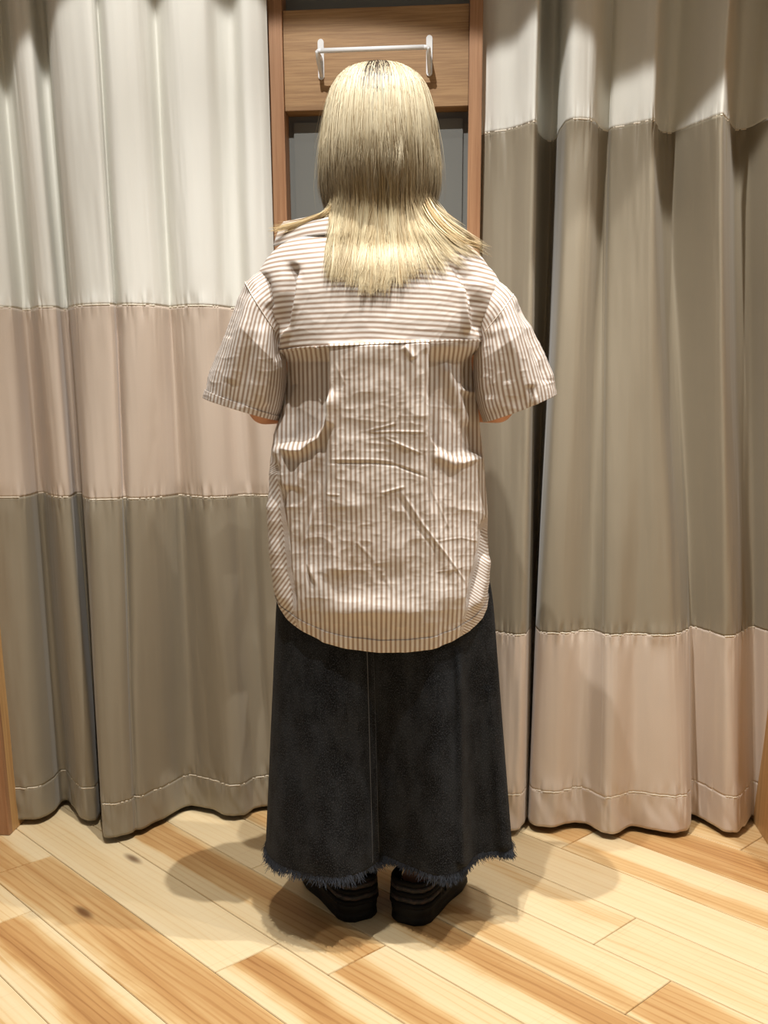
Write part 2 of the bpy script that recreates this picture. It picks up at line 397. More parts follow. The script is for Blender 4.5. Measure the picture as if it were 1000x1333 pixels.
# ------------------------------------------------------------------ curtains
def curtain(name, label, ctrl, z_top_ref, z_seams, mats, seed, u_end_clip=None):
    """ctrl: (px_top, Y_top, px_bot, Y_bot); the profile morphs from the seam height to the hem."""
    r = empty(name, (0, 0, 0)); tag(r, label, 'curtain', None)
    ctrl = np.array(ctrl, float)
    NC = 760
    # pixel of the reference rows -> world
    def yrow(z, Y, px):    # find pixel row for this z at this Y
        q = np.stack([np.zeros_like(Y), Y, np.full_like(Y, z)], -1); return pix(q)[1]
    def toX(px, Y, z):
        w = Y*cp-(z-CAMH)*sp; return (px-CX)/F*w
    Xt = toX(ctrl[:, 0], ctrl[:, 1], z_top_ref); Xb = toX(ctrl[:, 2], ctrl[:, 3], .02)
    T = spline(np.c_[Xt, ctrl[:, 1]], NC); B = spline(np.c_[Xb, ctrl[:, 3]], NC)
    s = np.r_[0, np.cumsum(np.hypot(*np.diff((T+B)/2, axis=0).T))]
    zs_all = [0.018]+sorted(z_seams)+[2.36]
    def prof(z):
        t = np.clip((z-.02)/(z_top_ref-.02), 0, 1.5)
        t = np.where(t < 1, smooth01(t)*.35+t*.65, t)[..., None, None] if np.ndim(t) else t
        p = B*(1-np.minimum(t, 1))+T*np.minimum(t, 1)
        # pleats gather towards the rail
        return p
    def surf(z, scol=None):
        z = np.asarray(z, float)
        p = prof(z)                              # (R,NC,2)
        zz = z[:, None]+0*s[None]
        # small swing, ripples and soft dents
        n1 = fbm(s[None]*9+zz*.15, zz*.7, seed, 3)*.010
        n2 = fbm(s[None]*26+zz*.5, zz*2.6, seed+5, 3)*.0034
        rel = np.ones_like(zz)
        pk = np.zeros_like(zz)
        for zz0 in z_seams:                      # puckers gather at every seam
            k = np.exp(-((zz-zz0)/.022)**2)
            pk += k*fbm(s[None]*85, zz*6, seed+9, 2)*.0060
            pk += np.exp(-((zz-zz0+.045)/.05)**2)*fbm(s[None]*48, zz*3, seed+19, 2)*.0044
        hz = np.exp(-((zz-.02)/.10)**2)
        pk += hz*fbm(s[None]*30+zz*12, zz*9, seed+12, 2)*.007
        Y = p[..., 1]+n1+n2+pk
        X = p[..., 0]+fbm(s[None]*7, zz*.9, seed+3, 2)*.006
        zo = zz+fbm(s[None]*5, zz*0+.5, seed+4, 2)*.004
        return np.stack([X, Y, zo], -1)
    bands = [(zs_all[i], zs_all[i+1]) for i in range(len(zs_all)-1)]
    for (za, zb_), (nm, mt) in zip(bands, mats):
        R = max(6, int((zb_-za)/.006))
        z = np.linspace(za, zb_, R)
        P = surf(z); U = np.stack([np.broadcast_to(s[None], P.shape[:2]), P[..., 2]], -1)
        o = mesh_obj(nm, P, grid_faces(R, NC), mt, r, uv=U)
        solid(o, .0015, 1)
        if nm == 'hem':
            P2 = surf(np.linspace(za+.004, zb_, 8)); P2[..., 1] += .007
            solid(mesh_obj('hem_fold', P2, grid_faces(8, NC), mt, o, uv=np.stack([np.broadcast_to(s[None], P2.shape[:2]), P2[..., 2]], -1)), .001)
    for zz0 in z_seams:
        P = surf(np.array([zz0+.001, zz0-.0022]))
        P[..., 1] -= .0022
        o = mesh_obj('seam', P, grid_faces(2, NC), M_thread, r); solid(o, .0012, 1)
    return r, surf, s

LC = [(-70, 2.47, -40, 2.46), (-30, 2.42, 5, 2.42), (10, 2.43, 45, 2.415), (22, 2.46, 68, 2.47), (33, 2.51, 80, 2.535), (42, 2.50, 93, 2.53), (56, 2.44, 104, 2.43),
      (72, 2.43, 124, 2.415), (80, 2.49, 131, 2.50), (92, 2.50, 136, 2.44), (100, 2.42, 133, 2.325), (112, 2.385, 143, 2.300), (140, 2.37, 163, 2.318), (149, 2.38, 172, 2.335),
      (154, 2.405, 177, 2.352), (166, 2.375, 188, 2.36), (195, 2.385, 215, 2.42), (213, 2.41, 238, 2.487), (226, 2.445, 254, 2.497), (240, 2.415, 272, 2.47),
      (258, 2.395, 293, 2.44), (283, 2.405, 312, 2.442), (300, 2.44, 328, 2.48), (318, 2.455, 343, 2.50), (333, 2.42, 356, 2.50), (350, 2.43, 368, 2.49), (362, 2.452, 378, 2.505)]
cl, surfL, sL = curtain('curtain', 'long curtain in white over pink-beige over taupe bands, left of the oak pier', LC, 1.281,
    [.105, .846, 1.281], [('hem', M_cur_taupe), ('lower_panel', M_cur_taupe), ('middle_panel', M_cur_pink), ('upper_panel', M_cur_white)], 11)
cl['label'] = 'long curtain of three bands, white, then pink-beige, then taupe with a taupe hem'
RC = [(622, 2.47, 612, 2.46), (633, 2.46, 622, 2.42), (648, 2.44, 634, 2.37), (672, 2.41, 648, 2.335), (692, 2.365, 662, 2.33), (701, 2.36, 674, 2.338), (705, 2.42, 682, 2.40), (709, 2.50, 687, 2.53),
      (722, 2.53, 690, 2.56), (731, 2.50, 688, 2.48), (735, 2.42, 686, 2.39), (744, 2.355, 692, 2.355), (765, 2.35, 715, 2.345), (779, 2.365, 740, 2.375), (788, 2.42, 760, 2.372), (798, 2.44, 775, 2.335),
      (804, 2.415, 786, 2.318), (825, 2.385, 800, 2.32), (846, 2.355, 822, 2.352), (857, 2.345, 850, 2.335), (861, 2.38, 875, 2.318), (866, 2.45, 890, 2.318), (880, 2.46, 897, 2.36),
      (898, 2.42, 897, 2.42), (922, 2.36, 912, 2.40), (940, 2.315, 930, 2.36), (947, 2.315, 944, 2.325), (952, 2.37, 958, 2.325), (960, 2.44, 970, 2.36), (980, 2.42, 978, 2.405),
      (1005, 2.34, 992, 2.38), (1022, 2.32, 1008, 2.36), (1040, 2.36, 1030, 2.36)]
cr_, surfR, sR = curtain('curtain', 'long curtain of three bands, white, then deep taupe, then pink-beige with a pink-beige hem', RC, 1.651,
    [.112, .518, 1.651], [('hem', M_cur_pink), ('lower_panel', M_cur_pink), ('middle_panel', M_cur_taupe), ('upper_panel', M_cur_white)], 23)
# vertical joins sewn down the curtains
def vert_seam(surf, s, idx, z0, z1, parent, mat):
    z = np.linspace(z0, z1, 160); P = surf(z)[:, idx]
    V, Fs = tube_vf(P+np.array([0, -.0022, 0]), .0012, 5); mesh_obj('seam', V, Fs, mat, parent)
vert_seam(surfL, sL, int(760*13.6/26), .12, .84, cl, M_cur_taupe)
vert_seam(surfR, sR, int(760*15.3/32), .53, 1.64, cr_, M_cur_taupe)
vert_seam(surfR, sR, int(760*15.3/32), .12, .51, cr_, M_cur_pink)
for lab, (u0, u1) in (('white curtain rail above the curtain left of the oak pier', (uL+.005, a0-.003)), ('white curtain rail above the curtain right of the oak pier', (b1+.003, uR-.005))):
    V, Fs = box_vf(u0, u1, -.05, .0, 2.368, 2.41, W, .004)
    tag(mesh_obj('curtain_rail', V, Fs, M_white_metal, smooth=False), lab, 'rail')

# ------------------------------------------------------------------ the person
PY = 1.96                                   # standing axis
M_skin = NT('skin', .5); M_skin.col(lin((206, 150, 118))); M_skin.b.inputs['Subsurface Weight'].default_value = .08
M_skin.b.inputs['Subsurface Radius'].default_value = (.01, .004, .002)
STR = .0087
def stripe_mat(name):
    w = NT(name, .55); w.b.inputs['Sheen Weight'].default_value = .1; w.b.inputs['Specular IOR Level'].default_value = .35
    uv = w.node('ShaderNodeUVMap').outputs[0]; s = w.sep(uv)
    fr = w.math('FRACT', w.math('DIVIDE', s[0], STR))
    t = w.math('ABSOLUTE', w.math('SUBTRACT', fr, .5))         # 0 at stripe centre
    band = w.step(t, .10, .30, 1, 0)
    halo = w.step(t, .2, .5, 1, 0)
    thread = w.noise(w.coord('uv', (1800, 600, 1)), 1, 2)
    base = w.mix(halo, lin((219, 214, 208)), lin((204, 194, 183)))
    line = w.mix(thread, lin((122, 96, 76)), lin((158, 128, 104)))
    w.col(w.mix(w.math('MULTIPLY', band, .82), base, line))
    w.bump(w.noise(w.coord('uv', (1, 1, 1)), 60, 4, .6), .12, .0012)
    return w
M_shirt = stripe_mat('striped_cotton')
M_stitch = NT('shirt_stitch', .7); M_stitch.col(lin((224, 212, 198)))

XL = [(280, 428), (290, 405), (300, 385), (310, 366), (318, 357), (330, 347), (350, 337), (365, 334), (385, 340), (410, 350), (440, 359), (470, 364), (500, 366), (540, 362), (560, 358), (600, 353), (640, 350.5), (680, 349), (720, 350.5), (750, 354), (775, 359), (800, 366), (845, 376)]
XR = [(280, 560), (290, 585), (300, 600), (310, 612), (318, 621), (330, 632), (345, 642), (360, 650), (372, 655), (390, 652), (410, 645), (430, 638), (450, 631), (480, 625), (520, 625), (560, 628), (600, 631), (640, 631), (680, 634), (720, 636), (760, 636), (790, 634), (805, 632), (845, 626)]
DB = [(280, .055), (300, .075), (320, .098), (345, .118), (380, .136), (420, .146), (450, .150), (520, .147), (600, .146), (680, .152), (740, .160), (785, .166), (800, .165), (820, .158), (845, .150)]
DF = [(280, .05), (320, .075), (380, .105), (450, .125), (600, .13), (845, .15)]
def shirt_base(yv, ph):
    """yv: pixel row, ph: angle (0 = right side, pi/2 = back). -> X, Y, Z, q"""
    c = np.cos(ph); sn = np.sin(ph); n = 2.7
    q = np.sign(c)*np.abs(c)**(2/n); k = np.abs(sn)**(2/n)
    zz = at(np.full_like(yv, 500.), yv, 1.87)[..., 2]
    w = 1.93*cp-(zz-CAMH)*sp
    xl = (interp(yv, XL)-CX)/F*w; xr = (interp(yv, XR)-CX)/F*w
    X = (xl+xr)/2+q*(xr-xl)/2
    Y = PY-np.where(sn > 0, k*interp(yv, DB), -k*interp(yv, DF))
    return X, Y, zz, q
# fold features in photo pixels: kind, polyline, width px, amplitude m
FEAT = [
 ('r', [(379, 338), (376, 380), (367, 436)], 9, -.021), ('r', [(386, 350), (383, 395), (369, 446)], 5, .010),
 ('r', [(341, 352), (346, 392), (355, 425), (364, 452)], 7, -.012), ('r', [(352, 395), (360, 425), (366, 450)], 4, .007),
 ('r', [(594, 336), (610, 362), (621, 395), (622, 440)], 9, -.019), ('r', [(603, 368), (604, 405), (609, 438)], 4, .011), ('r', [(616, 380), (619, 410), (621, 436)], 3, .006),
 ('r', [(636, 345), (648, 372), (640, 420)], 9, .005),
 # box pleat edges
 ('s', [(431, 449), (431, 520), (428, 600), (424, 690), (420, 835)], 5, -.021), ('s', [(556, 446), (556, 540), (556, 640), (562, 720), (572, 835)], 5, .018),
 # hollows below the shoulder blades
 ('h', (360, 431), [(360, 574), (395, 580), (418, 562), (432, 535)], -.032), ('h', (559, 640), [(556, 560), (575, 584), (600, 596), (640, 586)], -.024), ('r', [(586, 468), (602, 510), (622, 560)], 8, .012),
 ('r', [(436, 505), (428, 545), (408, 572), (384, 584), (361, 578)], 9, .020), ('r', [(360, 577), (372, 606), (376, 640)], 6, .010),
 ('r', [(420, 585), (400, 612), (384, 640)], 10, .006),
 ('r', [(560, 590), (590, 603), (628, 590)], 7, .008), ('r', [(606, 505), (626, 512)], 4, .008),
 ('r', [(554, 452), (550, 480), (556, 520)], 5, -.005), ('r', [(414, 452), (404, 466)], 4, .006), ('r', [(524, 450), (536, 468)], 4, .005),
 # side lobes
 ('r', [(366, 625), (368, 690), (374, 745), (386, 800)], 5, -.014), ('r', [(357, 640), (357, 700), (363, 760), (374, 800)], 6, .008),
 ('r', [(633, 668), (628, 712), (618, 752), (606, 796)], 5, -.014), ('r', [(632, 720), (626, 760), (616, 795)], 6, .008),
 # creases
 ('c', [(430, 602), (485, 602), (515, 605), (556, 622)], 3.0, -.0042), ('c', [(430, 597), (485, 597), (515, 600)], 2.5, .0022),
 ('c', [(477, 562), (515, 561), (552, 562)], 2.4, .0026), ('c', [(477, 561), (513, 551), (522, 532)], 2.4, .0026), ('c', [(498, 568), (548, 591)], 2.4, .0026),
 ('c', [(495, 641), (526, 632)], 2.6, .0034), ('c', [(519, 635), (548, 682), (578, 720), (610, 765)], 3.2, .0048), ('c', [(514, 640), (543, 688), (570, 726)], 3, -.003),
 ('c', [(440, 787), (452, 745), (466, 705), (490, 732), (517, 778)], 2.4, .0028), ('r', [(412, 650), (404, 690), (402, 735), (418, 768)], 4, .006), ('r', [(408, 650), (399, 690), (397, 735), (412, 770)], 3.5, -.005),
 ('c', [(545, 570), (562, 640), (590, 700)], 3, .0024), ('c', [(430, 642), (446, 643)], 2, .0024), ('c', [(436, 560), (452, 500), (440, 470)], 2.5, .002),
 ('c', [(560, 705), (600, 700), (628, 706)], 2.2, .0018), ('c', [(565, 745), (604, 738)], 2.2, .0018),
 ('g', (480, 792), (62, 14), .012), ('g', (590, 775), (34, 16), .008), ('g', (418, 770), (20, 14), .008),
 ('r', [(560, 650), (575, 720), (600, 770)], 9, .006), ('r', [(470, 640), (455, 700), (430, 760)], 12, .004),
]
def shirt_disp(px, py):
    D = np.zeros_like(px)
    for f in FEAT:
        if f[0] == 'g':
            (gx, gy), (rx, ry), a = f[1], f[2], f[3]; D += a*np.exp(-((px-gx)/rx)**2-((py-gy)/ry)**2); continue
        if f[0] == 'h':        # a hollow hung from the yoke seam, closed below by a bowl-shaped edge
            (xa, xb), bl_, a = f[1], f[2], f[3]
            D += a*smooth01((px-xa+4)/12)*smooth01((xb-px+3)/6)*smooth01((py-449)/22)*smooth01((interp(px, bl_)-py+8)/13)*(1-.12*smooth01((py-470)/110)); continue
        pts, w, a = f[1], f[2], f[3]
        if f[0] == 's':
            P = np.array(pts); xe = np.interp(py, P[:, 1], P[:, 0]); t = smooth01((px-xe)/w*.5+.5)
            fade = smooth01((py-P[0, 1]+4)/6)*(1-smooth01((py-620)/170)*.75)
            if a < 0: D += -a*t*fade*smooth01((525-px)/60)+(-a)*fade*smooth01((px-465)/60)*0
            else: D += a*(1-t)*fade*smooth01((px-465)/60)
            continue
        d, sd, fr = polydist(px, py, pts)
        tp = smooth01(fr/.18+.05)*smooth01((1-fr)/.18+.05)
        if f[0] == 'r': D += a*np.exp(-(d/w)**2)*tp
        else: D += .6*a*np.clip(1-d/(w*.85), 0, 1)**1.2*tp
    return D
def shirt_back_Y(px, py):
    """approximate back surface depth of the shirt at a pixel (for hair that lies on it)"""
    px = np.asarray(px, float); py = np.asarray(py, float)
    xl = interp(py, XL); xr = interp(py, XR); q = np.clip((px-(xl+xr)/2)/((xr-xl)/2), -.97, .97)
    n = 2.7; k = (1-np.abs(q)**n)**(1/n)
    return PY-k*interp(py, DB)
person = None
def build_shirt(parent):
    root = empty('shirt'); root.parent = parent
    root['label'] = 'oversized short-sleeved shirt in cream cotton with thin brown stripes'
    NB, NFR = 380, 90
    ph = np.r_[np.linspace(np.pi, 0, NB), np.linspace(0, -np.pi, NFR)[1:-1]]   # left -> back -> right -> front
    C = len(ph)
    qn = np.sign(np.cos(ph))*np.abs(np.cos(ph))**(2/2.7)
    ys = 449.5-6*qn; ys = np.where(np.sin(ph) < -.01, ys-0, ys)
    yh = interp(qn, [(-1, 792), (-.93, 804), (-.8, 814), (-.6, 825), (-.35, 833), (-.05, 838), (.2, 838), (.45, 835.5), (.65, 829), (.82, 818), (.94, 806), (1, 793)])
    def make(y0, y1, R):
        t = np.linspace(0, 1, R)[:, None]
        yv = y0*(1-t)+y1*t; PH = np.broadcast_to(ph[None], yv.shape)
        X, Y, Z, q = shirt_base(yv, PH)
        P = np.stack([X, Y, Z], -1); px, py = pix(P)
        bw = smooth01(np.sin(PH)*4+.15)
        D = shirt_disp(px, py)
        crum = (ridged(px/46, py/40, 3)-.35)*.0030*smooth01((py-470)/60)+fbm(px/75, py/60, 8, 3)*.0040+(ridged(px/20+py/37, py/26, 13)-.3)*.0010
        D = D+crum
        # front: long soft folds
        fr = fbm(np.cos(PH)*4+py/300, py/220, 29, 3)*.012
        D = D*bw+fr*(1-bw)
        nx = np.cos(PH)*.9; ny = -np.sin(PH); L = np.hypot(nx, ny); 
        P[..., 0] += nx/L*D; P[..., 1] += ny/L*D
        return P, px, py, PH
    # yoke (stripes run across)
    P, px, py, PH = make(np.full(C, 281.), ys+1.0, 190)
    ds = np.cumsum(np.r_[np.zeros((1, C)), np.linalg.norm(np.diff(P, axis=0), axis=2)], 0)
    vv = P[..., 2]
    U = np.stack([vv+P[..., 0]**2*.35+P[..., 0]*.03+fbm(px/90, py/90, 77, 2)*.004, P[..., 0]], -1)
    Pm = P.copy(); o = mesh_obj('yoke', Pm, grid_faces(*P.shape[:2], True), M_shirt, root, uv=U); solid(o, .0012, 1)
    # lower back and fronts (stripes run down)
    P, px, py, PH = make(ys-.5, yh, 380)
    row = P.shape[0]//3
    us = np.r_[0, np.cumsum(np.linalg.norm(np.diff(P[row], axis=0), axis=1))]
    # nominal, even spacing across the back by projected position, arc length at the sides
    Xn = P[..., 0]; U0 = Xn+(us-us[NB//2])[None]*.0
    side = np.clip((np.abs(qn)-.90)/.10, 0, 1)[None]
    U0 = np.where(np.sin(PH) > -.02, Xn*1.0, us[None]-us[NB-1]+Xn[:, NB-1:NB])
    xlb = interp(py, [(600, 364), (690, 367), (745, 373), (800, 386), (845, 400)]); xrb = interp(py, [(600, 640), (668, 633), (712, 627), (752, 617), (796, 605), (845, 595)])
    lw = smooth01((xlb-px)/3)*smooth01((py-600)/20)*(np.sin(PH) > 0); rw = smooth01((px-xrb)/3)*smooth01((py-660)/10)*(np.sin(PH) > 0)
    U0 = U0+lw*((P[..., 2]-1.0)*-.75)*1.0+rw*((P[..., 2]-1.0)*1.5)
    U0 = U0+fbm(px/70, py/120, 41, 2)*.0022
    U = np.stack([U0, P[..., 2]], -1)
    o = mesh_obj('back_panel', P, grid_faces(*P.shape[:2], True), M_shirt, root, uv=U); solid(o, .0012, 1)
    # seam stitching: yoke seam and hem
    R = P.shape[0]
    def strip(rows, nm, off, mat, uvk=None, par=root):
        Q = P[rows].copy(); nx = np.cos(ph)*.9; ny = -np.sin(ph); L = np.hypot(nx, ny)
        Q[..., 0] += nx/L*off; Q[..., 1] += ny/L*off
        o2 = mesh_obj(nm, Q, grid_faces(len(rows), C, True), mat, par, uv=U[rows]); solid(o2, .0006, -1); return o2
    strip(list(range(R-17, R)), 'hem_band', .0009, M_shirt)
    P2, _, _, _ = make(ys-1.6, ys+1.2, 4); Psave = P; 
    Q = P2.copy(); nx = np.cos(ph)*.9; ny = -np.sin(ph); L = np.hypot(nx, ny); Q[..., 0] += nx/L*.0016; Q[..., 1] += ny/L*.0016
    Uq = np.stack([Q[..., 0], Q[..., 2]], -1)
    o = mesh_obj('yoke_seam', Q, grid_faces(4, C, True), M_shirt, root, uv=Uq); solid(o, .001, -1)
    # sleeves
    def sleeve(outer, inner, yc, b0, b1, seed, sgn, folds):
        NS, NA = 170, 200
        oi = spline(np.c_[np.array(outer, float), np.array(inner, float)], NS)
        s = np.linspace(0, 1, NS)
        Yc = np.interp(s, [0, 1], yc)
        zo = at(oi[:, 0], oi[:, 1], Yc); zi = at(oi[:, 2], oi[:, 3], Yc)
        Cn = (zo+zi)/2; A = (zi-zo)/2
        th = np.linspace(0, 2*np.pi, NA, endpoint=False)         # 0 inner, pi outer ; pi/2 towards the camera
        b = np.interp(s, [0, .12, .4, 1], [b0*.45, b0*.72, b0, b1])
        n = 2.2
        ca = np.sign(np.cos(th))*np.abs(np.cos(th))**(2/n); sa = np.sign(np.sin(th))*np.abs(np.sin(th))**(2/n)
        P = Cn[:, None]+A[:, None]*ca[None, :, None]
        P[..., 1] -= b[:, None]*sa[None]
        P[..., 2] -= (smooth01(s)[:, None]*.012)*sa[None]*0
        px, py = pix(P); D = np.zeros_like(px)
        for pts, w, a in folds:
            d, _, fr = polydist(px, py, pts); tp = smooth01(fr/.15+.1)*smooth01((1-fr)/.1+.3); D += a*np.exp(-(d/w)**2)*tp
        bw = smooth01(sa*3)[None]
        D = D*bw+fbm(th[None]*1.6+3+0*s[:, None], s[:, None]*2.2+0*th[None], seed, 3)*.006*np.sin(th/2)[None]+(ridged(px/30, py/34, seed+2)-.35)*.0022
        nrm = A[:, None]/np.linalg.norm(A, axis=1)[:, None, None]*np.cos(th)[None, :, None]; nrm = nrm+np.array([0, -1, 0])*np.sin(th)[None, :, None]
        P = P+nrm*D[..., None]
        al = np.r_[0, np.cumsum(np.linalg.norm(np.diff(P[int(NS*.6)], axis=0), axis=1))]
        us_ = np.where(th < np.pi, -al, al*1.0)
        U = np.stack([np.broadcast_to(al[None], P.shape[:2])*(.86+.14*s[:, None])+fbm(px/60, py/60, seed+6, 2)*.002, np.broadcast_to(s[:, None]*.2, P.shape[:2])], -1)
        o = mesh_obj('sleeve', P, grid_faces(NS, NA, True), M_shirt, root, uv=U); solid(o, .0012, -1)
        # turned cuff band + armhole seam
        Q = P[-14:]+nrm[-14:]*.0012
        o2 = mesh_obj('cuff', Q, grid_faces(14, NA, True), M_shirt, o, uv=U[-14:]); solid(o2, .0008, 1)
        V = P[30]+nrm[30]*.0012; k = (th > .9) & (th < np.pi+.5)
        V2, F2 = tube_vf(V[k], .0008, 5); mesh_obj('armhole_seam', V2, F2, M_stitch, o)
        return P
    sleeve([(352, 346), (322, 366), (306, 396), (294, 428), (284, 462), (274, 494), (268, 518)],
           [(382, 430), (374, 450), (374, 474), (374, 496), (372, 516), (368, 534), (363, 547)], [1.93, 1.95], .088, .082, 51, -1,
           [([(350, 392), (358, 430), (366, 470)], 7, -.010), ([(334, 380), (318, 430), (300, 500)], 10, .006), ([(345, 420), (340, 470), (345, 530)], 9, .006),
            ([(322, 372), (308, 400), (296, 440)], 6, -.004), ([(330, 430), (320, 480), (312, 530)], 8, -.005)])
    sleeve([(630, 352), (666, 381), (684, 412), (698, 440), (709, 468), (717, 492), (722, 513)],
           [(612, 424), (618, 444), (617, 466), (617, 488), (618, 508), (623, 530), (630, 549)], [1.93, 1.95], .086, .084, 61, 1,
           [([(652, 415), (672, 460), (694, 530)], 8, .007), ([(672, 390), (694, 440), (712, 500)], 6, -.007), ([(684, 400), (704, 450), (718, 495)], 5, .004),
            ([(640, 430), (634, 470), (638, 520)], 8, -.006), ([(646, 412), (655, 450), (662, 500)], 7, -.004), ([(690, 500), (692, 545)], 5, -.010)])
    # collar: a fold-over ring round the neck; its left wing falls open over the shoulder
    fold = [at(330+0*1.0, 300, 2.05), at(369, 289, 2.0), at(390, 285, 1.965), at(410, 281, 1.93), at(434, 275.5, 1.912), at(465, 274, 1.893), at(497, 274, 1.89), at(530, 274, 1.893), at(560, 277, 1.91), at(580, 284, 1.95), at(592, 290, 2.0), at(600, 300, 2.05)]
    fall = [at(330, 330, 2.03), at(356, 321, 1.975), at(380, 313.5, 1.935), at(400, 308, 1.900), at(432, 305, 1.880), at(465, 306, 1.870), at(497, 307, 1.867), at(530, 306, 1.870), at(562, 304, 1.880), at(590, 306, 1.91), at(608, 313, 1.96), at(616, 322, 2.02)]
    fold = spline(fold[1:-1], 90); fall = spline(fall[1:-1], 90)
    t = np.linspace(0, 1, 14)[:, None, None]
    out = fold*(1-t)+fall*t; out[..., 1] -= .004*np.sin(np.pi*t[..., 0]); out[..., 2] += .004*np.sin(np.pi*t[..., 0])
    stand = fold+np.array([0, .012, -.045]); stand[:, 0] = (fold[:, 0]-at(497, 290, 1.95)[0])*.86+at(497, 290, 1.95)[0]
    inn = fold*(1-t)+stand*t
    P = np.concatenate([inn[::-1][:-1], out], 0)
    U = np.stack([np.broadcast_to(np.r_[-t[::-1, 0, 0][:-1]*.045, t[:, 0, 0]*.045][:, None], P.shape[:2]), P[..., 0]], -1)
    o = mesh_obj('collar', P, grid_faces(*P.shape[:2]), M_shirt, root, uv=U); solid(o, .0016, 0)
    return root

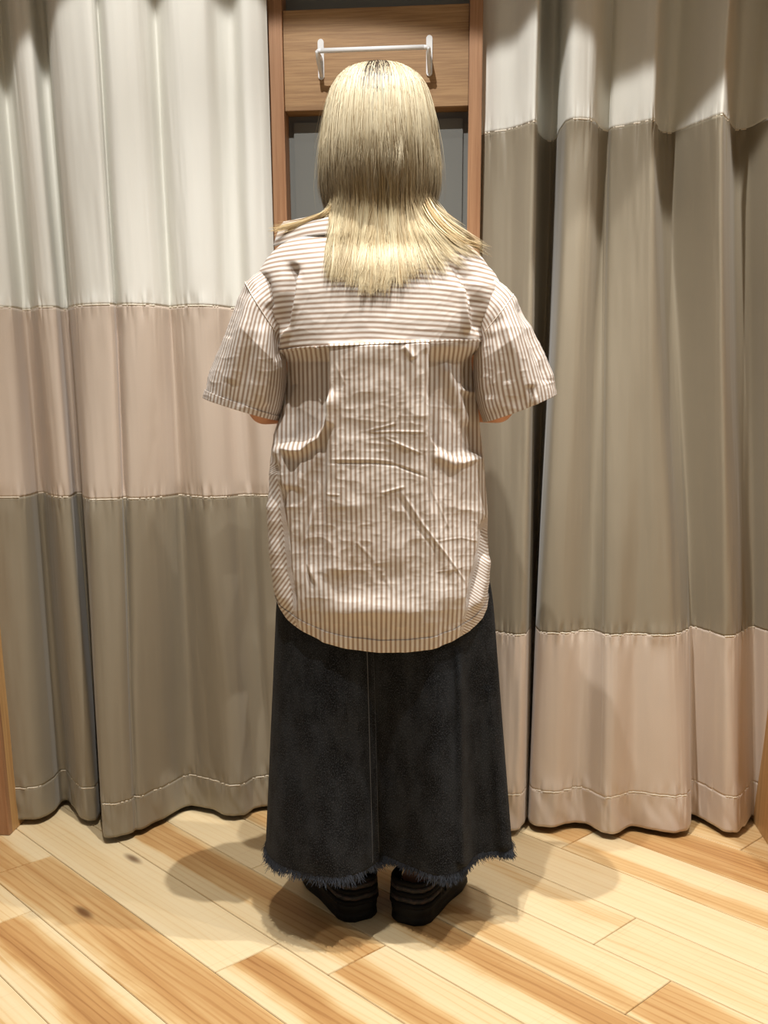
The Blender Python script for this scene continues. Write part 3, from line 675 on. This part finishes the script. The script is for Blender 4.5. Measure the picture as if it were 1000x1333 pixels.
# body: one voxel-fused surface --------------------------------------------
def ell(c, r, n=16, m_=12):
    V = []; 
    for i in range(m_+1):
        a = math.pi*i/m_
        for j in range(n):
            b = 2*math.pi*j/n; V.append((c[0]+r[0]*math.sin(a)*math.cos(b), c[1]+r[1]*math.sin(a)*math.sin(b), c[2]+r[2]*math.cos(a)))
    return V, grid_faces(m_+1, n, True).tolist()+[list(range(n))[::-1], [m_*n+i for i in range(n)]]
HX = float(at(494, 190, 1.95)[0]); HZT = float(at(494, 85, 1.955)[2])
FOOT = {}
for s_, hpx in ((-1, (473, 1199)), (1, (528, 1204))):
    a_ = math.radians(27); FOOT[s_] = (atz(*hpx, 0.0)[:2], np.array([s_*math.sin(a_), math.cos(a_)]))
def build_person():
    parts = []
    hz = HZT-.125                                   # head centre height
    parts.append(ell((HX, PY-.008, hz+.015), (.074, .092, .098), 28, 20))           # cranium
    parts.append(ell((HX, PY+.032, hz-.052), (.056, .062, .066), 24, 16))           # jaw
    parts.append(ell((HX, PY+.086, hz-.092), (.018, .014, .014)))                   # chin
    parts.append(tube_vf([(HX, PY+.086, hz+.012), (HX, PY+.096, hz-.008), (HX, PY+.106, hz-.028), (HX, PY+.094, hz-.036)], [.007, .008, .0105, .010], 10))
    for s in (-1, 1):
        parts.append(ell((HX+s*.011, PY+.096, hz-.034), (.007, .008, .006)))        # nostrils
        parts.append(ell((HX+s*.077, PY+.004, hz-.016), (.008, .018, .030)))        # ears
        parts.append(ell((HX+s*.032, PY+.074, hz+.026), (.020, .012, .007)))        # brows
        parts.append(ell((HX+s*.040, PY+.068, hz-.030), (.020, .018, .018)))        # cheeks
    parts.append(ell((HX, PY+.093, hz-.058), (.021, .007, .0045))); parts.append(ell((HX, PY+.092, hz-.067), (.019, .008, .0055)))
    bx = float(at(496, 500, PY)[0])
    parts.append(tube_vf([(HX, PY-.012, hz-.04), (HX, PY-.020, hz-.11), (bx, PY-.022, hz-.17), (bx, PY-.02, hz-.20)], [.050, .050, .056, .075], 20))
    # trunk
    parts.append(tube_vf([(bx, PY-.01, z) for z in (1.345, 1.30, 1.22, 1.12, 1.02, .94, .86, .78)], [.055, .088, .105, .104, .094, .105, .118, .105], 26, sx=1.25))
    for s in (-1, 1):
        parts.append(ell((bx+s*.058, PY+.085, 1.19), (.048, .036, .048)))
        sh = np.array([bx+s*.160, PY-.005, 1.285]); el = np.array([bx+s*.222, PY-.012, 1.058]); wr_ = np.array([bx+s*.075, PY+.205, 1.065])
        parts.append(ell(sh, (.046, .046, .046)))
        parts.append(tube_vf([(bx+s*.06, PY-.01, 1.325), sh+(0, 0, .008), sh, sh*.65+el*.35, sh*.3+el*.7, el], [.040, .043, .042, .039, .034, .030], 16))
        parts.append(tube_vf([el, el*.7+wr_*.3, el*.35+wr_*.65, wr_], [.031, .032, .026, .021], 16))
        parts.append(ell(el, (.030, .030, .030)))
        # hand: palm, four unequal bent fingers, thumb on the palm's side
        dirf = np.array([-s*.62, .70, -.10]); dirf /= np.linalg.norm(dirf)
        side = np.array([0, .12, 1.0]); side -= dirf*(side@dirf); side /= np.linalg.norm(side)     # towards the thumb
        curl = np.cross(dirf, side)*(1 if s > 0 else -1); 
        if curl[1] > 0: curl = -curl
        pc = wr_+dirf*.045
        for w_ in np.linspace(-1, 1, 5):
            parts.append(tube_vf([wr_+side*.012*w_, pc+side*.026*w_, pc+dirf*.035+side*.030*w_], [.016, .0145, .0115], 10))
        for i, (o_, ln) in enumerate(((.028, .066), (.010, .074), (-.009, .068), (-.027, .052))):
            b = pc+dirf*.036+side*o_
            k1 = b+dirf*ln*.40+curl*.006; k2 = k1+dirf*ln*.24+curl*ln*.28; k3 = k2+curl*ln*.34-dirf*ln*.06
            parts.append(tube_vf([b-dirf*.01, b, k1, k2, k3], [.0092, .0092, .0086, .0080, .0066], 10)); parts.append(ell(k3, (.0066,)*3, 8, 6))
        tb = wr_+dirf*.020+side*.022
        parts.append(tube_vf([tb, tb+dirf*.028+side*.022, tb+dirf*.052+side*.028+curl*.010, tb+dirf*.072+side*.024+curl*.018], [.0125, .0105, .0095, .0072], 10))
        # leg and foot (turned out)
        hip = np.array([bx+s*.085, PY-.005, .84]); kn = np.array([bx+s*.085, PY+.01, .48]); h0_, fd_ = FOOT[s]; ank = np.array([*(h0_+fd_*.072), .125])
        parts.append(tube_vf([hip+(0, 0, .04), hip, hip*.5+kn*.5, kn], [.085, .085, .068, .052], 18))
        parts.append(tube_vf([kn, kn*.65+ank*.35+(0, -.012, 0), kn*.25+ank*.75, ank, ank-(0, 0, .03)], [.052, .052, .036, .032, .034], 16))
        a = math.radians(27); fd = np.array([s*math.sin(a), math.cos(a), 0]); fs = np.array([fd[1], -fd[0], 0])
        heel = ank-fd*.030-(0, 0, .048)
        parts.append(tube_vf([heel+(0, 0, .004), heel+fd*.04+(0, 0, .012), heel+fd*.11+(0, 0, .004), heel+fd*.165-(0, 0, .007), heel+fd*.205-(0, 0, .013)], [.024, .027, .025, .020, .012], 14, sx=1.25))
    V, Fs = join(*parts)
    tmp = mesh_obj('tmp_body', V, Fs, M_skin)
    md = tmp.modifiers.new('r', 'REMESH'); md.mode = 'VOXEL'; md.voxel_size = .0046; md.use_smooth_shade = True
    sm = tmp.modifiers.new('s', 'SMOOTH'); sm.factor = .5; sm.iterations = 5
    dg = bpy.context.evaluated_depsgraph_get(); me = bpy.data.meshes.new_from_object(tmp.evaluated_get(dg)); me.name = 'person'
    o = bpy.data.objects.new('person', me); col.objects.link(o); old = tmp.data
    bpy.data.objects.remove(tmp); bpy.data.meshes.remove(old)
    me.polygons.foreach_set('use_smooth', [True]*len(me.polygons))
    tag(o, 'standing person seen from behind, blonde hair, striped shirt, long black denim skirt', 'person')
    # eyes
    Me = NT('eye_white', .2); Me.col(lin((235, 232, 226))); Mi = NT('iris', .2); Mi.col(lin((60, 40, 28)))
    for s in (-1, 1):
        e = mesh_obj('eye', *ell((HX+s*.031, PY+.073, hz+.008), (.012, .011, .0085)), Me, o)
        mesh_obj('iris', *ell((HX+s*.031, PY+.0815, hz+.008), (.0052, .003, .0052)), Mi, e)
    return o
person = build_person()
shirt = build_shirt(person)

# skirt -----------------------------------------------------------------------
def denim():
    w = NT('washed_black_denim', .85)
    w.b.inputs['Specular IOR Level'].default_value = .1; w.b.inputs['Sheen Weight'].default_value = .03
    tw = w.node('ShaderNodeTexWave', wave_type='BANDS', bands_direction='DIAGONAL'); w.set(tw, 'Vector', w.coord('uv', (1, 1, 1))); tw.inputs['Scale'].default_value = 260; tw.inputs['Distortion'].default_value = 1.5
    n1 = w.noise(w.coord('uv', (1, .55, 1)), 22, 5, .62); n2 = w.noise(w.coord('uv', (520, 330, 1)), 1, 3); n3 = w.noise(w.coord('uv', (60, 9, 1)), 1, 4)
    c = w.mix(w.step(n1, .38, .64), lin((13, 14, 16)), lin((34, 36, 39)))
    c = w.mix(w.step(n2, .45, .75, 0, .75), c, lin((74, 77, 81))); c = w.mix(w.step(n3, .55, .8, 0, .25), c, lin((60, 61, 63)))
    w.col(c); w.bump(tw.outputs['Fac'], .25, .0006); return w
M_denim = denim()
M_denim_edge = NT('denim_worn_edge', .9); M_denim_edge.col(lin((86, 87, 90)))
M_fringe = NT('frayed_thread', .9); M_fringe.col(lin((50, 54, 62)))
ZH = .165
def build_skirt(parent):
    hem = [(347, 1105), (353, 1116), (368, 1127), (400, 1136), (436, 1141), (466, 1136), (486, 1125), (498, 1116), (512, 1118), (540, 1129), (572, 1140), (592, 1139), (606, 1128), (622, 1112), (645, 1107), (660, 1108), (666, 1106)]
    hp = atz([p[0] for p in hem], [p[1] for p in hem], ZH)[:, :2]
    hb = spline(hp, 420)
    # front half, mirrored ellipse with soft waves
    l, r = hb[0], hb[-1]; a = np.linspace(0, np.pi, 182)[1:-1]; cx_ = (l+r)/2; rx = (r[0]-l[0])/2
    fx = cx_[0]+rx*np.cos(a)*(1+.02*np.sin(a*7)); fy = (l[1]*(1-np.cos(a))/2+r[1]*(1+np.cos(a))/2)+.24*np.sin(a)**.8+.018*np.sin(a*6)
    H = np.vstack([hb, np.c_[fx, fy]])
    N = len(H)
    ang = np.arctan2(-(H[:, 1]-PY), H[:, 0]-cx_[0])
    # waist ellipse at the hip, by matching parameter
    tb = np.linspace(np.pi, 0, 420); tf = -a
    th = np.r_[tb, tf]
    # keep columns aligned with the hem's X so folds fall straight
    zt_ = 1.0
    xl = at(369, 800, 1.95)[0]; xr_ = at(631, 800, 1.95)[0]
    qh = np.clip((H[:, 0]-cx_[0])/rx, -1, 1); k = np.sqrt(np.clip(1-qh**2, 0, 1))
    T = np.c_[(xl+xr_)/2+qh*(xr_-xl)/2, PY-np.where(np.arange(N) < 420, 1, -1)*k*.135]
    z = np.linspace(zt_, ZH, 240); t = (zt_-z)/(zt_-ZH)
    tx = smooth01(t)*.25+t*.75
    # the wide cut opens below the hip: upper rows stay narrow
    P = np.zeros((240, N, 3))
    f = np.clip((t-.18)/.82, 0, 1)[:, None]
    fx_ = f**1.0; fy_ = f**1.25
    P[..., 0] = T[None, :, 0]*(1-fx_)+H[None, :, 0]*fx_
    P[..., 1] = T[None, :, 1]*(1-fy_)+H[None, :, 1]*fy_
    nar = (.80+.20*smooth01((1.0-z)/.34))[:, None]; cxm = (xl+xr_)/2
    P[..., 0] = cxm+(P[..., 0]-cxm)*nar; P[..., 1] = PY+(P[..., 1]-PY)*nar
    P[..., 2] = z[:, None]
    px, py = pix(P)
    bk = (np.arange(N) < 420)[None]
    D = fbm(px/60, py/160, 91, 3)*.007
    for pts, w, aa in (([(598, 850), (599, 980), (602, 1120)], 6, .017), ([(486, 850), (488, 1000), (492, 1110)], 9, -.006), ([(470, 860), (474, 1000), (478, 1110)], 8, .003), ([(545, 830), (540, 960), (530, 1090)], 14, -.006),
                       ([(420, 830), (415, 980), (410, 1110)], 30, .006), ([(636, 900), (646, 1010), (655, 1100)], 6, .006)):
        d, _, fr = polydist(px, py, pts); D += aa*np.exp(-(d/w)**2)*bk*smooth01((py-820)/60)
    D *= smooth01((np.sin(th)+.0)*6)[None]*bk+(1-bk)*.4
    P[..., 1] -= D
    us = np.r_[0, np.cumsum(np.linalg.norm(np.diff(P[-1], axis=0), axis=1))]
    U = np.stack([np.broadcast_to(us[None], px.shape), P[..., 2]], -1)
    root = empty('skirt'); root.parent = parent; root['label'] = 'long washed black denim skirt with a raw frayed hem'
    sk = mesh_obj('skirt_body', P, grid_faces(240, N, True), M_denim, root, uv=U); solid(sk, .002, -1)
    # centre-back seam with two rows of topstitching, right side seam
    Xp = px[-1, :420]
    def seam(pxline, nm, wid, off, mat, rows=slice(45, 238)):
        rr = list(range(*rows.indices(240))); idx = rr
        Q = np.array([[np.interp(np.interp(py[r_, 200], *pxline), px[r_, 2:418], P[r_, 2:418, c_]) for c_ in range(3)] for r_ in rr])
        V = np.stack([Q+np.array([-wid, -off, 0]), Q+np.array([-wid*.3, -off-.0012, 0]), Q+np.array([wid*.3, -off-.0012, 0]), Q+np.array([wid, -off, 0])], 1)
        uvq = np.stack([np.tile(np.linspace(0, wid*2, 4), (len(idx), 1)), np.broadcast_to(Q[:, 2:3], (len(idx), 4))], -1)
        mesh_obj(nm, V, grid_faces(len(idx), 4), mat, root, uv=uvq)
    seam(([830, 1000, 1110], [481.5, 486, 489]), 'centre_seam', .0065, .0012, M_denim)
    for dx in (-4, 4): seam(([830, 1000, 1110], [481.5+dx, 486+dx, 489+dx]), 'stitching', .0010, .0026, M_denim_edge)
    seam(([830, 930, 1030, 1105], [630, 637.5, 649, 659.5]), 'side_seam', .0020, .0010, M_denim)
    # frayed threads hanging off the raw edge
    nfr = 5200
    base = rng.uniform(0, N, nfr); i0 = base.astype(int) % N; i1 = (i0+1) % N; fr_ = (base-np.floor(base))[:, None]
    b = P[-1][i0]*(1-fr_)+P[-1][i1]*fr_
    cen = np.array([cx_[0], PY, 0]); outw = b-cen; outw[:, 2] = 0; outw /= np.linalg.norm(outw, axis=1)[:, None]
    tan = np.stack([-outw[:, 1], outw[:, 0], 0*outw[:, 0]], -1)
    clump = fbm(base/6, base*0, 5, 2)[:, None]
    ln = rng.uniform(.009, .021, nfr)[:, None]*(1+.35*clump)
    outk = rng.normal(.22, .22, nfr)[:, None]; tk = rng.normal(0, .35, nfr)[:, None]+clump*.3
    pts = []
    for s_ in (0, .33, .66, 1.0):
        pts.append(b+np.array([0, 0, .003])+outw*(outk*ln*s_**1.4+rng.uniform(-.002, .0025, (nfr, 1)))+tan*tk*ln*s_**1.3+np.array([0, 0, -1])*ln*s_*.95)
    pts = np.stack(pts, 1); wd_ = np.array([.0007, .0007, .0006, .0003])[None, :, None]
    sidev = tan[:, None]*wd_; depv = outw[:, None]*wd_
    V = np.stack([pts-sidev, pts+sidev, pts+depv*1.6], 2)            # (n,4,3,3)
    base_f = []
    for s_ in range(3):
        for e in range(3):
            e2 = (e+1) % 3; base_f.append([s_*3+e, s_*3+e2, (s_+1)*3+e2, (s_+1)*3+e])
    base_f = np.array(base_f); Fc = (np.arange(nfr)[:, None, None]*12+base_f[None]).reshape(-1, 4)
    tag(mesh_obj('frayed_hem', V, Fc, M_fringe, root), kind='stuff')
    return root
build_skirt(person)

# shoes -------------------------------------------------------------------------
M_shoe = NT('black_webbing', .75); M_shoe.col(lin((12, 11, 12))); M_shoe.b.inputs['Specular IOR Level'].default_value = .15; M_sole = NT('black_rubber', .6); M_sole.col(lin((10, 10, 11))); M_sole.b.inputs['Specular IOR Level'].default_value = .2
M_strap = NT('patterned_strap', .7); _s = M_strap.noise(M_strap.coord('Object', (1, 1, 1)), 120, 2); M_strap.col(M_strap.mix(M_strap.step(_s, .45, .6), lin((13, 12, 12)), lin((44, 30, 28))))
def build_shoe(s, parent):
    a = math.radians(27); fd = np.array([s*math.sin(a), math.cos(a)]); fs = np.array([fd[1], -fd[0]])*1.0
    h0 = FOOT[s][0]
    root = empty('sandal'); root.parent = parent
    root['label'] = 'chunky black strapped sandal'
    L = .252
    def wid(t): return np.interp(t, [0, .04, .12, .3, .5, .72, .88, .97, 1.0], [.020, .037, .046, .047, .046, .053, .048, .029, .012])
    def Wp(t, w, z): p = h0+fd*(t*L)+fs*w; return (p[0], p[1], z)
    ts = np.r_[np.linspace(0, .12, 8), np.linspace(.16, .84, 14), np.linspace(.88, 1, 8)]
    ring = [(t, wid(t)) for t in ts]+[(t, -wid(t)) for t in ts[::-1]]
    n = len(ring)
    V = []; lev = ((0.001, .97), (.006, 1.02), (.016, 1.0), (.020, .965), (.024, 1.0), (.036, 1.03), (.041, 1.0))
    for z, k in lev:
        for t, w in ring: V.append(Wp(t*(1+.0*k)+(k-1)*(t-.5)*.3, w*k, z+(.010*(t-.8)**2*6 if t > .8 else 0)*(1 if z < .02 else .7)))
    Fs = grid_faces(len(lev), n, True).tolist()
    for r_, base in ((0, 0), (1, (len(lev)-1)*n)):
        for i in range(len(ts)-1):
            q = [base+i, base+i+1, base+n-2-i, base+n-1-i]; Fs.append(q if r_ else q[::-1])
    mesh_obj('sole', V, Fs, M_sole, root)
    # heel counter and straps: bands arching over the foot
    def band(t0, t1, zlo, h, over, nm, mat, thick=.004, par=root):
        NA = 22; rows = []
        for tt in np.linspace(t0, t1, 6):
            w = wid(tt)*.97; r_ = []
            for q in np.linspace(0, np.pi, NA):
                z = zlo+h*math.sin(q)**.75*(1-.45*max(0, tt-.35)/.65); r_.append(Wp(tt, w*math.cos(q), z))
            rows.append(r_)
        V = np.array(rows); bul = np.sin(np.linspace(0, np.pi, 6))*.0025; V[..., 2] += bul[:, None]
        solid(mesh_obj(nm, V, grid_faces(6, NA), mat, par), thick, 0)
    for i, (t0, t1, h) in enumerate(((.30, .38, .060), (.42, .53, .056), (.57, .68, .050), (.72, .84, .044))): band(t0, t1, .036, h, 1, 'strap', M_strap if i % 2 else M_shoe)
    # wrap-round heel straps stacked above each other
    for i in range(5):
        z0 = .040+i*.0125; tt = np.r_[np.linspace(.30, .08, 7), np.linspace(.05, 0, 5)]
        pts = [Wp(t-.004*i*0, wid(t)*(1.0-.02*i), z0) for t in tt]+[Wp(t, -wid(t)*(1.0-.02*i), z0) for t in tt[::-1]]
        P0 = np.array(pts); V = np.stack([P0+np.array([0, 0, 0]), P0*1.0+np.array([0, 0, .0055]), P0+np.array([0, 0, .0110])], 1)
        cen = np.array([*(h0+fd*.06), 0]); o_ = (V[:, 1]-cen); o_[:, 2] = 0; V[:, 1] += o_/np.linalg.norm(o_, axis=1)[:, None]*.003
        solid(mesh_obj('heel_strap', V, grid_faces(len(P0), 3), M_strap if i % 2 else M_shoe, root), .004, 0)
build_shoe(-1, person); build_shoe(1, person)

# hair ---------------------------------------------------------------------------
def hair_mat():
    w = NT('blonde_hair', .5); w.b.inputs['Specular IOR Level'].default_value = .35
    a = w.node('ShaderNodeVertexColor', layer_name='tint'); w.col(a.outputs[0])
    w.b.inputs['Anisotropic'].default_value = .5
    tg = w.node('ShaderNodeTangent', direction_type='UV_MAP'); w.t.links.new(tg.outputs[0], w.b.inputs['Tangent'])
    return w
M_hair = hair_mat()
HC = 494.0
BOB = [(85.2, 3), (86, 16), (88.5, 31), (94, 43.5), (103, 54), (117, 63), (138, 70), (165, 75), (195, 77.5), (225, 77.5), (246, 75.5), (262, 71.5), (278, 66), (296, 60)]
BOBD = [(85, .0), (86, .022), (88.5, .042), (94, .060), (103, .077), (117, .094), (138, .108), (165, .117), (195, .119), (225, .113), (246, .101), (262, .089), (278, .078), (296, .068)]
BY = np.array([b[0] for b in BOB]); BW = np.array([b[1] for b in BOB]); BD = np.array([b[1] for b in BOBD])
BS = np.r_[0, np.cumsum(np.hypot(np.diff(BY), np.diff(BW)))]; BS /= BS[-1]
HY = 1.955
def hull(sv, ph, k=1.0):
    """sv: 0 crown .. 1 bob edge; ph azimuth, 0 right, pi/2 back, -pi/2 front"""
    y = np.interp(sv, BS, BY); w = np.interp(sv, BS, BW); d = np.interp(sv, BS, BD)
    zz = at(np.full_like(y, HC), y, HY)[..., 2]; dep = HY*cp-(zz-CAMH)*sp
    rx = w/F*dep*k; ry = np.where(np.sin(ph) > 0, d, d*.86)*k
    X = HX+rx*np.cos(ph); Y = HY-ry*np.sin(ph)
    return np.stack([X, Y, zz-(1-k)*.10*(1-np.clip(sv*1.5, 0, 1))], -1)
def ribbons(P, width, tint, name, parent):
    """P (n,k,3) strand points -> V-shaped ribbons"""
    n, k, _ = P.shape
    T = np.gradient(P, axis=1); T /= np.linalg.norm(T, axis=2)[..., None]+1e-9
    c = np.array([HX, HY, 0]); out = P-c; out[..., 2] = 0; out /= np.linalg.norm(out, axis=2)[..., None]+1e-9
    S = np.cross(T, out); S /= np.linalg.norm(S, axis=2)[..., None]+1e-9
    O = np.cross(S, T)
    rl = rng.normal(0, .45, (n, 1, 1)); S2 = S*np.cos(rl)+O*np.sin(rl); O2 = np.cross(S2, T); O2 *= np.sign((O2*out).sum(-1, keepdims=True)+1e-9)
    tp = np.interp(np.linspace(0, 1, k), [0, .1, .7, 1], [.7, 1, .9, .25])[None, :, None]*np.asarray(width).reshape(-1, 1, 1)
    V = np.stack([P-S2*tp, P+O2*tp*.55, P+S2*tp], 2)                # n,k,3,3
    bf = np.array([[s*3+e, s*3+e+1, (s+1)*3+e+1, (s+1)*3+e] for s in range(k-1) for e in range(2)])
    Fc = (np.arange(n)[:, None, None]*(k*3)+bf[None]).reshape(-1, 4)
    uv = np.stack(np.broadcast_arrays(np.array([0, .5, 1.])[None, None, :]+0*V[..., 0], np.linspace(0, 1, k)[None, :, None]+0*V[..., 0]), -1)
    ct = np.ones((n, k, 3, 4)); ct[..., :3] = tint[:, :, None, :]
    return mesh_obj(name, V, Fc, M_hair, parent, uv=uv, colattr=ct.reshape(-1, 4))
def L3(c): return np.array(lin(c)[:3])
def build_hair(parent):
    # inner cap so nothing shows through
    S_, A_ = 34, 64
    sv = np.linspace(0, .93, S_)[:, None]+np.zeros((1, A_)); ph = np.linspace(0, 2*np.pi, A_, endpoint=False)[None]+0*sv
    P = hull(sv, ph, .955); 
    front = smooth01((-np.sin(ph)-.25)/.35)*smooth01((sv-.42)/.10)     # leave the face open
    P[..., 1] -= front*.075; P[..., 1] += 0
    ct = np.ones((S_*A_, 4)); ct[:, :3] = L3((120, 98, 66))
    hair = mesh_obj('hair', P, grid_faces(S_, A_, True), M_hair, parent, uv=np.stack([ph, sv], -1), colattr=ct)
    hair['label'] = 'straight blonde hair with dark roots, a rounded upper layer over longer ends'
    # upper layer: strands drawn into clumps towards their ends
    n, k, NCL = 17000, 18, 420
    cph = rng.uniform(-.42, np.pi+.42, NCL); clay = rng.uniform(0, 1, NCL)**1.4; ctip = np.clip(rng.normal(.84, .075, NCL)+clay*.12, .62, 1.0); ctone = rng.normal(0, 1, NCL)
    ci = rng.integers(0, NCL, n); ph0 = cph[ci]+rng.normal(0, .045, n); lay = np.clip(clay[ci]+rng.normal(0, .12, n), 0, 1)
    tips = np.clip(ctip[ci]+rng.normal(0, .028, n)-(rng.uniform(0, 1, n) < .10)*rng.uniform(0, .25, n), .45, 1.0)
    t = np.linspace(0, 1, k)[None]
    sv = np.clip(.010+rng.uniform(0, .04, n)[:, None]*(1-t)+(tips[:, None]-.010)*t**.92, 0, 1)
    cdrift = rng.normal(0, .05, NCL)[ci][:, None]
    ph = ph0[:, None]+((cph[ci]-ph0)*.75)[:, None]*smooth01((t-.45)/.6)+cdrift*t**2.5+fbm(cph[ci][:, None]*3+t*.5, t*2.0+0*ph0[:, None], 6, 2)*.05*np.clip(t*1.5, 0, 1)+rng.normal(0, .010, n)[:, None]*np.sin(t*5+rng.uniform(0, 6, n)[:, None])
    kk = 1.004-lay[:, None]*.040+fbm(ph0[:, None]*16, t*3+0*ph0[:, None], 9, 2)*.008+rng.normal(0, .003, n)[:, None]
    P = hull(sv, ph, 1.0); c0 = hull(sv, ph, .9); P = c0+(P-c0)*(1+(kk-1)[..., None]*10)
    flick = (rng.normal(0, .006, NCL)[ci]+rng.normal(0, .003, n))[:, None]*smooth01((t-.82)/.18)
    P[..., 1] -= flick*np.sin(ph); P[..., 0] += rng.normal(0, .004, n)[:, None]*smooth01((t-.75)/.25)
    fly = rng.uniform(0, 1, n) < .010
    P[fly] += (np.linspace(0, 1, k)[None, :, None]**2*rng.normal(0, .010, (fly.sum(), 1, 3)))
    a, b_, c_ = L3((210, 199, 170)), L3((180, 164, 131)), L3((136, 114, 84))
    r1 = np.clip(.42+.25*ctone[ci]+rng.normal(0, .24, n), 0, 1)[:, None, None]
    tint = a*(1-r1)+b_*r1; dk = (rng.uniform(0, 1, n) < .12)[:, None, None]; tint = np.where(dk, c_, tint)
    rl = ((.06+.25*smooth01(1.15-np.abs(ph0-np.pi/2-.05)/.6))*np.clip(rng.normal(1.0, .35, n), .3, 1.6))[:, None]
    root = (1-smooth01((sv-rl*.75)/(rl*.5)))[..., None]*(rng.uniform(0, 1, n) < .25+.65*smooth01(1.2-np.abs(ph0-np.pi/2)/.9))[:, None, None]
    low = smooth01((sv-.55)/.32)[..., None]
    tint = tint*(1-low)+(tint*.32+L3((118, 101, 78))*.68)*low  # lower bob turns ash, with its shade painted in too
    tint = tint*(1-root)+L3((48, 36, 28))*root
    tag(ribbons(P, rng.uniform(.00030, .00062, n), tint, 'upper_strands', hair), kind='stuff')
    # longer ends over collar and yoke
    n, k = 9000, 16
    u = rng.uniform(0, 1, n)
    x0 = 430+u*128+rng.normal(0, 2, n)
    UT = [0, .06, .2, .4, .6, .76, .87, .95, 1]; TX = [432, 428, 440, 474, 512, 545, 588, 612, 627]
    tipx = np.interp(u, UT, TX)
    tipy = np.interp(u, UT, [336, 348, 350, 364, 369, 348, 333, 322, 318])
    NL = 120; li = np.minimum((u*NL).astype(int), NL-1); cu = (li+.5)/NL
    lx = np.interp(cu, UT, TX)+rng.normal(0, 9, NL)[li]; ly = rng.normal(0, 10, NL)[li]
    tipx = tipx*.45+lx*.55+rng.normal(0, 3.5, n)
    tipy = tipy+ly+rng.normal(0, 4, n)-np.abs(rng.normal(0, 26, n))*(rng.uniform(0, 1, n) < .5)
    nom = np.interp(u, UT, [336, 348, 350, 364, 369, 348, 333, 322, 318]); mx_ = 429+u*134
    tipx = mx_+(tipx-mx_)*np.clip((tipy-262)/(nom-262), .05, 1.15)
    t = np.linspace(0, 1, k)[None]
    hi = (rng.uniform(0, 1, n) < .42) & (u < .82) & (u > .1); y0 = np.where(hi, rng.uniform(185, 236, n), 238)
    x0 = np.where(hi, 494+(u-.5)*2*72, x0)
    yy = y0[:, None]+(tipy-y0)[:, None]*t
    midx = 429+u*134
    xx = np.where(t < .35, x0[:, None]+(midx-x0)[:, None]*t/.35, 0)+np.where(t >= .35, midx[:, None]+(tipx-midx)[:, None]*(np.clip((t-.35)/.65, 0, 1))**1.3, 0)
    xx = xx+(fbm(cu[:, None]*30, t*2.5, 12, 2)*6+rng.normal(0, 2.2, n)[:, None])*np.clip(t*1.4-.3, 0, 1)
    ys_ = shirt_back_Y(xx, np.maximum(yy, 300))
    lay = np.clip(rng.uniform(0, 1, NL)[li]*.6+rng.uniform(0, 1, n)*.4, 0, 1)[:, None]
    wq = np.clip((xx-494)/72, -1, 1); rnd = np.sqrt(np.clip(1-.80*wq**2, 0, 1))
    Yn = HY-(np.interp(yy, BY, BD)-.002)*np.sqrt(np.clip(1-(np.clip(np.abs(xx-494), 0, 200)/np.interp(yy, BY, BW)).clip(0, .97)**2, 0, 1))*np.where(hi[:, None], 1.0, .93)+lay*.012
    Ym = HY-.104*np.sqrt(np.clip(1-.55*np.clip((xx-494)/110, -1, 1)**2, 0, 1))+lay*.010
    Ys = ys_-.006-.010*(1-lay)
    bl = smooth01((yy-232)/84); b2 = smooth01((yy-305)/30)
    Yq = np.minimum((Yn*(1-bl)+Ym*bl)*(1-b2)+Ys*b2, np.where(yy > 300, ys_-.004, 9))
    P = at(xx, yy, Yq)
    r1 = np.clip(.3+.5*fbm(u*25, u*0, 13, 3)+rng.normal(0, .22, n), 0, 1)[:, None, None]
    tint = L3((212, 197, 160))*(1-r1)+L3((176, 152, 112))*r1; dk = (rng.uniform(0, 1, n) < .12)[:, None, None]
    tint = np.where(dk, L3((150, 122, 80)), tint)+np.zeros((n, k, 3))
    ash_shade = (1-smooth01((yy-240)/45))[..., None]; tint = tint*(1-ash_shade)+(tint*.34+L3((118, 101, 78))*.66)*ash_shade  # strands under the bob: ash tone plus painted-in shade
    tag(ribbons(P, rng.uniform(.00030, .0006, n), tint, 'lower_strands', hair), kind='stuff')
    # locks swept over each shoulder
    def lock(ctrl, n, spread, nm):
        c = spline(ctrl, 16); off = rng.normal(0, 1, (n, 1, 2)); tt = np.linspace(0, 1, 16)[None, :, None]
        pxx = c[None, :, 0:1]+off[..., :1]*spread*(.5+.6*tt)+rng.normal(0, 1.2, (n, 1, 1))*tt**2; pyy = c[None, :, 1:2]+off[..., 1:]*spread*.55*(.6+.5*tt)+np.abs(rng.normal(0, 3, (n, 1, 1)))*tt**2*rng.choice([-1, 1], (n, 1, 1))
        Pq = at(pxx[..., 0], pyy[..., 0], c[None, :, 2]+0*pxx[..., 0])
        ln = rng.uniform(.72, 1.0, n)
        idx = np.linspace(0, 1, 16)[None]*ln[:, None]*15; i0 = np.minimum(idx.astype(int), 14); f_ = (idx-i0)[..., None]
        r_ = np.arange(n)[:, None]; Pq = Pq[r_, i0]*(1-f_)+Pq[r_, i0+1]*f_
        r1 = rng.uniform(0, 1, n)[:, None, None]; tint = L3((240, 222, 178))*(1-r1)+L3((212, 180, 128))*r1+np.zeros((n, 16, 3))
        tag(ribbons(Pq, rng.uniform(.0004, .0008, n), tint, nm, hair), kind='stuff')
    lock([(553, 258, 1.90), (562, 276, 1.885), (580, 298, 1.875), (603, 313, 1.875), (628, 319, 1.885)], 36, 5.0, 'swept_lock')
    lock([(440, 250, 1.92), (428, 274, 1.90), (408, 285, 1.915), (384, 294, 1.945), (353, 300, 1.97)], 170, 3.2, 'swept_lock')
    return hair
build_hair(person)
